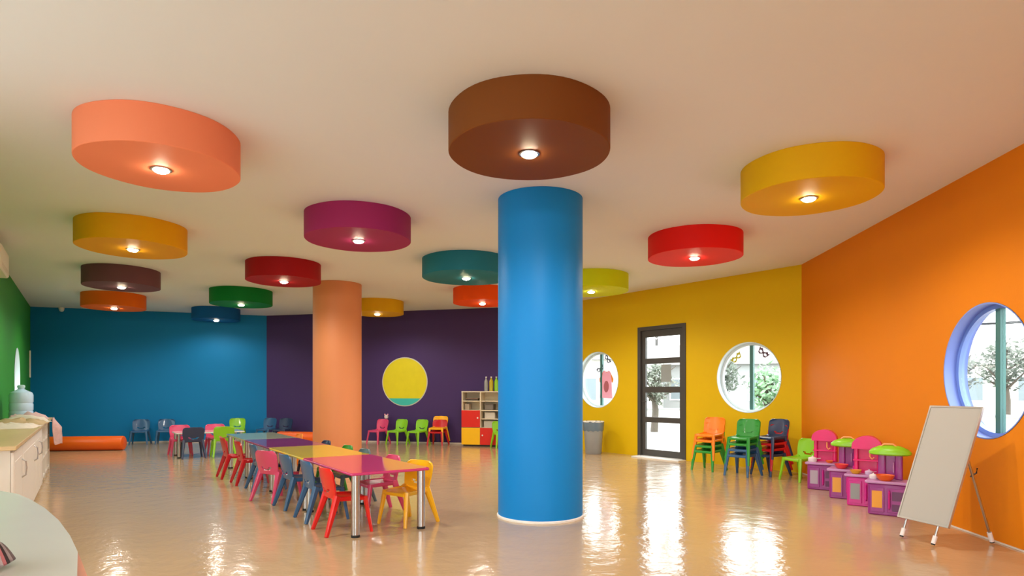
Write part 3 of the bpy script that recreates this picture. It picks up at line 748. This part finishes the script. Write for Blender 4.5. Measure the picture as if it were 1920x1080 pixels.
toy_pot(kf[2](0.03, -0.075, 0.0005), 0.04, mat('lilac_plastic', rgb(216, 190, 222), 0.4), 'lilac toy pot on the third toy kitchen')
toy_bowl(kf[3](-0.03, -0.07, 0.0005), 0.085, mat('deep_orange_plastic', rgb(230, 100, 30), 0.4), 'orange toy bowl on the toy kitchen nearest the whiteboard')
toy_pot(kf[3](-0.145, 0.03, 0.0005), 0.04, M_wt, 'white toy pot behind the orange toy bowl')

# ------------------------------------------------------------------ whiteboard easel
def easel():
    BL = Vector((3.325, 5.38, 0.165)); BR = Vector((3.444, 4.92, 0.165)); TLc = Vector((3.67, 5.47, 1.12)); TRc = Vector((3.789, 5.01, 1.12))
    ex = (BR - BL).normalized(); ez = (TLc - BL).normalized(); en = ex.cross(ez).normalized()
    if en.x > 0: en = -en            # towards the room
    root = empty('whiteboard_easel', ((BL.x + BR.x) / 2 + 0.15, (BL.y + BR.y) / 2, 0)); tag(root, 'leaning whiteboard on a folding metal easel by the orange wall', 'whiteboard')
    o = Vector(root.location); wd = (BR - BL).length; ht = (TLc - BL).length
    def Q(a, b, c): return tuple(BL + ex * a + ez * b + en * c - o)
    def slab(a0, a1, b0, b1, c0, c1, nm, m):
        vs = [Q(a, b, c) for c in (c0, c1) for a, b in ((a0, b0), (a1, b0), (a1, b1), (a0, b1))]
        return MB().add(vs, [(0, 1, 2, 3), (4, 5, 6, 7), (0, 1, 5, 4), (1, 2, 6, 5), (2, 3, 7, 6), (3, 0, 4, 7)]).build(nm, m, root)
    al = mat('aluminium_edge', rgb(196, 190, 180), 0.35, metal=0.7)
    slab(0.012, wd - 0.012, 0.012, ht - 0.012, -0.008, 0.004, 'board', mat('whiteboard_enamel', rgb(176, 171, 162), 0.35, var=0.015, scale=2))
    slab(0, 0.014, 0, ht, -0.011, 0.009, 'edge_strip', al); slab(wd - 0.014, wd, 0, ht, -0.011, 0.009, 'edge_strip', al)
    slab(0.014, wd - 0.014, 0, 0.014, -0.011, 0.009, 'edge_strip', al); slab(0.014, wd - 0.014, ht - 0.014, ht, -0.011, 0.009, 'edge_strip', al)
    for a in (0.07, wd - 0.11):
        p0 = Vector(Q(a, 0.5, -0.022)); p1 = Vector(Q(a, -0.06, -0.022)); dz = (p1 - p0).normalized(); p2 = p1 + dz * ((p1.z - 0.012) / -dz.z)
        lg = MB().tube([p0, p2], 0.009, 10).build('front_leg', M_steel, root, True)
        q0 = p2 - dz * 0.075
        MB().tube([q0, p2 - dz * 0.01], 0.017, 12).build('foot_sleeve', M_wt, lg, True)
        MB().tube([p2 - dz * 0.02, p2], 0.015, 12).build('rubber_tip', M_black, lg, True)
    p0 = Vector(Q(wd - 0.05, 0.62, -0.022)); p2 = Vector((3.925, 5.10, 0.012)) - o; dz = (p2 - p0).normalized()
    lg = MB().tube([p0, p2], 0.010, 10).build('rear_leg', M_steel, root, True)
    MB().tube([p2 - dz * 0.09, p2 - dz * 0.01], 0.018, 12).build('foot_sleeve', M_wt, lg, True)
    MB().tube([p2 - dz * 0.02, p2], 0.016, 12).build('rubber_tip', M_black, lg, True)
    k = p0.lerp(p2, 0.25)
    MB().tube([k + Vector((-0.02, 0, 0)), k + Vector((0.03, 0, 0.03)), k + Vector((0.035, 0, 0.07))], 0.006, 8).build('clamp', M_dark, lg, True)
easel()

# ------------------------------------------------------------------ counter along the green wall
GU = (A - H).normalized(); GN = Vector((-GU.y, GU.x)) * -1.0      # along the wall away from us / into the room
def gp(s, n, z=0.0):       # s metres from the corner A towards the viewer, n into the room
    q = A - GU * s + GN * n
    return Vector((q.x, q.y, z))
g_ang = math.atan2(-GU.y, -GU.x)
M_cab = mat('white_cabinet', rgb(226, 222, 214), 0.4, var=0.02); M_wood = mat('pale_worktop', rgb(206, 180, 132), 0.35, var=0.1, scale=9)
CS = [(5.55, 8.0, 'open'), (8.05, 8.65, 'plain'), (8.65, 9.32, 'door'), (9.32, 10.98, 'door'), (11.0, 11.8, 'door')]
def cab(s0, s1, kind, label):
    c = gp((s0 + s1) / 2, 0.29)
    root = empty('base_cabinet', c, g_ang); tag(root, label, 'cabinet', 'white base cabinets along the green wall')
    L = s1 - s0 - 0.004; Dp = 0.56; Hc = 0.79     # local x along wall towards viewer, local y = into room or away
    sy = 1 if (Matrix.Rotation(g_ang, 2) @ Vector((0, 1))).dot(GN) > 0 else -1
    if kind == 'open':
        for k in range(5):
            MB().box((-L / 2 + 0.01 + k * (L - 0.02) / 4, 0, Hc / 2), (0.02, Dp, Hc - 0.002)).build('side_panel', M_cab, root)
        for z in (0.06, 0.32, 0.55, Hc - 0.012): MB().box((0, 0, z), (L - 0.03, Dp - 0.01, 0.02)).build('shelf', M_cab, root)
        MB().box((0, -sy * (Dp / 2 - 0.006), Hc / 2), (L - 0.03, 0.01, Hc - 0.02)).build('back_panel', M_cab, root)
    else:
        MB().box((0, 0, 0.04 + (Hc - 0.04) / 2), (L, Dp, Hc - 0.042)).build('body', M_cab, root)
        MB().box((0, -sy * 0.03, 0.02), (L, Dp - 0.06, 0.038)).build('plinth', M_cab, root)
        d = MB().rbox((0, sy * (Dp / 2 + 0.011), 0.42), (L - 0.006, 0.02, 0.70), 0.004).build('door', M_cab, root)
        pn = MB().rbox((0, sy * (Dp / 2 + 0.022), 0.42), (L - 0.16, 0.004, 0.54), 0.002).build('door_panel', M_cab, d)
        if kind == 'plain': return
        hx = -L / 2 + 0.22 if L > 1 else -L / 2 + 0.09
        y0 = sy * (Dp / 2 + 0.022)
        MB().tube([(hx, y0, 0.66), (hx, y0 + sy * 0.03, 0.64), (hx, y0 + sy * 0.035, 0.58), (hx, y0 + sy * 0.03, 0.52), (hx, y0, 0.50)], 0.007).build('handle', M_steel, d, True)
for (s0, s1, k), lab in zip(CS, ['open white shelf unit at the far end of the counter', 'plain white cabinet without handle next to the open shelf unit', 'narrow white cabinet with curved handle in the counter', 'wide white cabinet with curved handle in the counter', 'white cabinet at the near end of the counter']):
    cab(s0, s1, k, lab)
def gbox(s0, s1, n0, n1, z0, z1, name, m, label, cat, group=None):
    c = gp((s0 + s1) / 2, (n0 + n1) / 2)
    o = MB().rbox((0, 0, (z1 - z0) / 2), (s1 - s0, n1 - n0, z1 - z0), 0.008).build(name, m)
    o.location = (c.x, c.y, z0); o.rotation_euler = (0, 0, g_ang)
    return tag(o, label, cat, group)
gbox(5.5, 11.85, 0.005, 0.61, 0.792, 0.825, 'worktop', M_wood, 'pale wooden worktop along the green wall', 'worktop')
# clutter on the worktop
def crumple(s, n, w_, d_, h, m, name, label, cat, seed, z=0.826, group=None):
    rnd = random.Random(seed); g = 10; vs = []; fs = []
    for j in range(g + 1):
        for i in range(g + 1):
            e = math.sin(PI * i / g) * math.sin(PI * j / g)
            vs.append((w_ * (i / g - .5) + rnd.uniform(-.012, .012), d_ * (j / g - .5) + rnd.uniform(-.012, .012), 0.002 + h * (e ** .5) * rnd.uniform(.35, 1)))
    for j in range(g):
        for i in range(g): fs.append((j * (g + 1) + i, j * (g + 1) + i + 1, (j + 1) * (g + 1) + i + 1, (j + 1) * (g + 1) + i))
    n0 = len(vs); rim = [i for i in range(g + 1)] + [j * (g + 1) + g for j in range(1, g + 1)] + [g * (g + 1) + i for i in range(g - 1, -1, -1)] + [j * (g + 1) for j in range(g - 1, 0, -1)]
    bot = [(vs[k][0], vs[k][1], 0.0) for k in rim]; vs += bot; q = len(rim)
    fs += [(rim[i], rim[(i + 1) % q], n0 + (i + 1) % q, n0 + i) for i in range(q)] + [tuple(range(n0, n0 + q))]
    o = MB().add(vs, fs).build(name, m, None, True)
    c = gp(s, n, z); o.location = c; o.rotation_euler = (0, 0, g_ang + rnd.uniform(-.3, .3))
    return tag(o, label, cat, group)
M_paper = mat('crumpled_paper', rgb(222, 208, 196), 0.8, var=0.12, scale=14); M_cloth = mat('rosy_cloth', rgb(206, 170, 168), 0.9, var=0.25, scale=18)
M_pap2 = mat('tan_paper', rgb(196, 166, 126), 0.8, var=0.12, scale=14)
GP = 'papers on the worktop'
crumple(6.05, 0.33, 0.62, 0.5, 0.12, M_cloth, 'cloth', 'rosy patterned cloth heaped at the far end of the worktop', 'cloth', 3)
crumple(6.95, 0.36, 0.75, 0.5, 0.10, M_paper, 'paper_heap', 'crumpled cream papers beside the rosy cloth', 'paper', 4, group=GP)
crumple(7.8, 0.36, 0.8, 0.52, 0.09, M_pap2, 'paper_heap', 'crumpled tan papers in the middle of the worktop', 'paper', 5, group=GP)
crumple(8.7, 0.34, 0.8, 0.5, 0.07, M_paper, 'paper_heap', 'pale crumpled papers at the worktop edge', 'paper', 6, group=GP)
crumple(8.75, 0.14, 0.42, 0.2, 0.13, M_or, 'cloth', 'bright orange cloth on the worktop by the green wall', 'cloth', 8)
# cloth hanging over the far end
vs = []; fs = []
for j in range(9):
    for i in range(13):
        x = i / 12 * 0.5 - 0.25
        vs.append((0.02 * math.sin(i * 1.7 + j * 0.4) * (j / 8) - 0.10 * math.sin(PI * i / 12) * min(1, j / 3) - 0.008, x, -0.05 * j + (0.02 * math.sin(i * 1.1) if j == 8 else 0)))
for j in range(8):
    for i in range(12): fs.append((j * 13 + i, j * 13 + i + 1, (j + 1) * 13 + i + 1, (j + 1) * 13 + i))
o = plate(vs, fs, 0.006, 'cloth', M_cloth, None); c = gp(5.78, 0.622, 0.83); o.location = c; o.rotation_euler = (0, 0, g_ang - PI / 2)
tag(o, 'rosy cloth hanging down over the front edge at the far worktop end', 'cloth')
# objects in the open unit
for k, (s, z, c, lab) in enumerate(((7.65, 0.5655, (150, 146, 140), 'grey pan in the open unit, upper shelf'), (7.65, 0.3355, (120, 110, 104), 'dark pan in the open unit, middle shelf'), (7.05, 0.5655, (200, 190, 180), 'pale bowl in the open unit, upper shelf'), (7.65, 0.0755, (190, 170, 170), 'rosy bowl in the open unit, bottom shelf'), (7.05, 0.3355, (170, 160, 150), 'beige bowl in the open unit, middle shelf'))):
    root = empty('pan', gp(s, 0.42, z)); tag(root, lab, 'pan', 'pans in the open shelf unit')
    m = mat('pan_%d' % k, rgb(*c), 0.3, metal=0.4)
    MB().lathe([(0.08, 0), (0.1, 0.02), (0.115, 0.09), (0.108, 0.09), (0.08, 0.02)], n=20).build('bowl', m, root, True)
    MB().lathe([(0.12, 0.085), (0.126, 0.09), (0.12, 0.096), (0.112, 0.09), (0.12, 0.085)], n=20, cap=False).build('rim', m, root, True)
# water bottle
def water_bottle():
    p = gp(5.95, 0.24, 0.88); root = empty('water_bottle', (p.x, p.y, 0.8265)); tag(root, 'big translucent blue water bottle on the counter', 'water bottle')
    m = mat('blue_water_plastic', rgb(190, 220, 246), 0.15, var=0.05)
    r = 0.15
    prof = [(r * .9, 0.0), (r, .03), (r, .10), (r * .95, .12), (r, .14), (r, .22), (r * .95, .24), (r, .26), (r, .36), (r * .9, .40), (r * .45, .435), (r * .28, .45), (r * .28, .475)]
    MB().lathe(prof, n=32).build('body', m, root, True)
    MB().lathe([(r * .32, .472), (r * .33, .50), (r * .2, .515)], n=20).build('cap', mat('pale_blue_cap', rgb(190, 224, 232), 0.4), root, True)
water_bottle()
# small things on the green wall
def wall_box(s, z, ln, dp, ht, name, m, label, cat, extra=None):
    p = gp(s, dp / 2 + 0.001); root = empty(name, (p.x, p.y, z), g_ang); tag(root, label, cat)
    MB().rbox((0, 0, ht / 2), (ln, dp, ht), 0.04).build('casing', m, root, True)
    return root
ac = wall_box(7.95, 2.72, 0.9, 0.22, 0.30, 'air_conditioner', M_white, 'white split air conditioner high on the green wall', 'air conditioner')
for k in range(3):
    MB().box((0, 0.0, 0.03 + 0.022 * k), (0.8, 0.224, 0.006)).build('louvre', M_skirt, ac)
p0 = gp(0.42, 0.02, 1.55)
o = MB().rbox((0, 0, 0.3), (0.035, 0.03, 0.6), 0.006).build('cable_duct', M_white); o.location = p0; o.rotation_euler = (0, 0, g_ang)
tag(o, 'thin white cable duct on the green wall near the corner', 'cable duct')
# dome camera at the top of the blue wall
q = W_blue.P(0.62, CEIL - 0.10, -0.065); root = empty('dome_camera', q); tag(root, 'small white dome camera under the ceiling on the blue wall', 'camera')
MB().lathe([(0.055, 0.06), (0.06, 0.098), (0.02, 0.099)], n=20).build('mount', M_white, root, True)
MB().lathe([(0.01, 0.0), (0.035, 0.012), (0.05, 0.04), (0.052, 0.062)], n=20).build('dome', M_frame, root, True)

# ------------------------------------------------------------------ white curved desk, near left
def desk():
    root = empty('curved_desk', (-2.4, 2.2, 0)); tag(root, 'white curved desk with orange wooden edge at the near left', 'desk')
    off = Vector((2.4, -2.2))
    outer = [(-3.5, 3.28), (-3.1, 3.32), (-2.8, 3.25), (-2.57, 3.13), (-2.40, 3.03), (-2.228, 2.885), (-2.0, 2.67), (-1.756, 2.417), (-1.53, 2.16), (-1.319, 1.905), (-1.145, 1.686), (-0.99, 1.47), (-0.95, 1.37), (-1.02, 1.3), (-1.2, 1.28), (-3.5, 1.28)]
    cover = outer[:9] + [(-1.35, 1.940), (-1.175, 1.686), (-1.02, 1.46), (-0.99, 1.37), (-1.05, 1.33), (-1.2, 1.31), (-3.49, 1.31)]
    sh = lambda pl, k=1.0: [((x + off.x) * k, (y + off.y) * k) for x, y in pl][::-1]
    wood = mat('orange_wood', rgb(196, 104, 44), 0.35, var=0.2, scale=10)
    MB().prism(sh(outer), 0.705, 0.744).build('edge_board', wood, root)
    MB().prism(sh(cover), 0.7445, 0.75).build('desktop', mat('white_desktop', rgb(206, 206, 198), 0.25, var=0.02, coat=0.3), root)
    MB().prism(sh(outer, 0.86), 0.0, 0.704).build('front_panel', M_white, root)
desk()
sc = empty('yarn_bundle', (-1.565, 1.78, 0.7505)); tag(sc, 'bundle of grey and pink yarn strands on the white desk', 'yarn')
cols = [(120, 110, 114), (196, 184, 190), (206, 130, 140), (70, 62, 66), (176, 166, 172)]
for k in range(16):
    a = k / 16 * 1.4 - 0.7; m = mat('yarn_%d' % (k % 5), rgb(*cols[k % 5]), 0.9)
    pts = [(0.02 * math.cos(a) + t * (0.10 + 0.03 * math.cos(a * 2)), 0.012 * (k - 8) * (0.4 + t) - 0.10 * t, 0.012 + 0.075 * math.sin(PI * min(1, t * 0.9 + 0.1)) * (0.7 + 0.3 * math.cos(a * 3))) for t in [i / 8 for i in range(9)]]
    MB().tube(pts, 0.009, 6).build('strand', m, sc, True)

# ------------------------------------------------------------------ outside
M_pave = mat('pale_paving', rgb(176, 172, 164), 0.8, var=0.1, scale=0.6)
yard = MB().prism([(-60, -40), (70, -40), (70, 70), (-60, 70)], -0.6, -0.16).build('ground', M_pave); struct(yard, 'pale paved ground outside')
M_leaf = [mat('leaf_green_%d' % i, rgb(*c), 0.6, var=0.3, scale=3) for i, c in enumerate(((128, 164, 128), (104, 108, 96), (84, 92, 80)))]
M_trunk = mat('trunk_bark', rgb(84, 76, 68), 0.9)
def tree(x, y, h, r, seed, label, mi=0, dens=1100):
    rnd = random.Random(seed)
    root = empty('tree', (x, y, -0.16)); tag(root, label, 'tree', 'trees outside')
    t = MB().tube([(0, 0, 0), (0.05, 0.02, h * 0.3), (-0.04, 0.05, h * 0.6), (0.02, 0, h * 0.85)], [0.13, 0.11, 0.08, 0.03], 8).build('trunk', M_trunk, root, True)
    for k in range(7):
        a = rnd.uniform(0, 2 * PI); z = h * rnd.uniform(.35, .7)
        MB().tube([(0, 0, z), (r * .35 * math.cos(a), r * .35 * math.sin(a), z + h * .1), (r * .8 * math.cos(a), r * .8 * math.sin(a), z + h * .22)], [0.05, 0.035, 0.012], 6).build('branch', M_trunk, root, True)
    lf = MB()
    for k in range(dens):
        a = rnd.uniform(0, 2 * PI); e = rnd.uniform(-1, 1); q = rnd.uniform(.35, 1) ** .6
        clump = 0.75 + 0.25 * math.sin(a * 3 + seed) * math.sin(e * 4 + seed)
        p = Vector((r * q * clump * math.sqrt(1 - e * e) * math.cos(a), r * q * clump * math.sqrt(1 - e * e) * math.sin(a), h * .68 + h * .36 * q * e * clump))
        d1 = Vector((rnd.uniform(-1, 1), rnd.uniform(-1, 1), rnd.uniform(-1, 1))).normalized(); d2 = d1.orthogonal().normalized(); s = rnd.uniform(.05, .11)
        lf.add([p - d1 * s, p + d2 * s * .5, p + d1 * s, p - d2 * s * .5], [(0, 1, 2, 3)])
    f = lf.build('foliage', M_leaf[mi], root); f['kind'] = 'stuff'
tree(6.25, 15.2, 2.1, 0.6, 1, 'small leafy tree outside the window above the stacked chairs', 0, 600)
tree(4.9, 21.5, 2.5, 0.9, 2, 'small tree outside seen through the glazed door', 1)
tree(14.4, 20.6, 3.0, 1.0, 3, 'tree outside left of the bar in the blue-rimmed window', 1)
tree(17.9, 22.6, 3.4, 1.15, 4, 'tree outside right of the bar in the blue-rimmed window', 2)
tree(8.3, 25.0, 3.0, 1.1, 6, 'far tree outside behind the small leafy one', 2)
M_b1 = mat('pale_render', rgb(205, 202, 196), 0.8); M_b2 = mat('grey_render', rgb(150, 152, 152), 0.8); M_win = mat('dark_window_glass', rgb(120, 132, 138), 0.3); M_roof = mat('grey_roof', rgb(120, 116, 112), 0.8)
def house(x, y, w_, d_, h, rz, m, label):
    root = empty('house', (x, y, -0.16), rz); tag(root, label, 'house', 'houses outside')
    MB().box((0, 0, h / 2), (w_, d_, h)).build('wall', m, root)
    MB().add([(-w_ / 2 - .3, -d_ / 2 - .3, h), (w_ / 2 + .3, -d_ / 2 - .3, h), (w_ / 2 + .3, d_ / 2 + .3, h), (-w_ / 2 - .3, d_ / 2 + .3, h), (-w_ / 2 + .8, 0, h + 1.3), (w_ / 2 - .8, 0, h + 1.3)],
             [(0, 1, 2, 3), (0, 1, 5, 4), (2, 3, 4, 5), (1, 2, 5), (3, 0, 4)]).build('roof', M_roof, root)
    nfl = max(1, int(h // 2.7)); nw = int(w_ // 2)
    for f in range(nfl):
        for i in range(nw):
            wn = MB().box((-w_ / 2 + (i + .5) * w_ / nw, -d_ / 2 - .02, 1.5 + f * 2.7), (0.9, 0.06, 1.2)).build('window', M_frame, root)
            MB().box((-w_ / 2 + (i + .5) * w_ / nw, -d_ / 2 - .06, 1.5 + f * 2.7), (0.74, 0.03, 1.04)).build('pane', M_win, wn)
house(24.0, 30.5, 12, 6, 2.6, R_(-40), M_b1, 'pale low house outside the blue-rimmed window')
house(11.0, 36.0, 8, 6, 2.8, R_(-22), M_b2, 'grey low house outside the window above the chairs')
house(4.2, 33.0, 7, 6, 2.9, R_(-10), M_b1, 'pale low house outside the door')
def wire(p0, p1, sag, label):
    pts = [Vector(p0).lerp(Vector(p1), i / 16) - Vector((0, 0, sag * math.sin(PI * i / 16))) for i in range(17)]
    o = MB().tube(pts, 0.035, 6).build('overhead_wire', M_black); tag(o, label, 'wire', 'overhead wires outside')
def pole(x, y, h, label):
    root = empty('utility_pole', (x, y, -0.16)); tag(root, label, 'utility pole', 'utility poles outside')
    MB().tube([(0, 0, 0), (0, 0, h)], [0.13, 0.09], 12).build('post', M_dark, root, True)
    for k in range(2): MB().box((0, 0, h - .3 - .7 * k), (0.1, 1.6, 0.1)).build('crossarm', M_dark, root)
pole(9.5, 41.0, 6.6, 'utility pole outside, left one of the two'); pole(38.0, 26.0, 6.6, 'utility pole outside, right one of the two')
for k, (z, o_) in enumerate(((6.1, 0.6), (6.1, -0.6), (5.4, 0.6), (5.4, -0.6))):
    wire((9.5, 41.0 + o_, z), (38.0, 26.0 + o_, z), 0.25 + 0.15 * k, ['upper overhead wire on the far crossarm ends outside', 'upper overhead wire on the near crossarm ends outside', 'lower overhead wire on the far crossarm ends outside', 'lower overhead wire on the near crossarm ends outside'][k])
# low yard wall and bench-like planter outside the orange-wall window
def low_wall(x0, y0, x1, y1, h, label):
    d = Vector((x1 - x0, y1 - y0)); L = d.length
    root = empty('garden_wall', ((x0 + x1) / 2, (y0 + y1) / 2, -0.16), math.atan2(d.y, d.x)); tag(root, label, 'garden wall')
    MB().box((0, 0, h / 2), (L, 0.2, h)).build('wall', M_b1, root); MB().box((0, 0, h + 0.03), (L, 0.28, 0.06)).build('coping', M_b2, root)
low_wall(12.0, 6.0, 14.0, 22.0, 0.7, 'pale low garden wall outside the blue-rimmed window')
low_wall(3.0, 24.0, 12.0, 22.5, 0.7, 'pale low garden wall outside beyond the door')
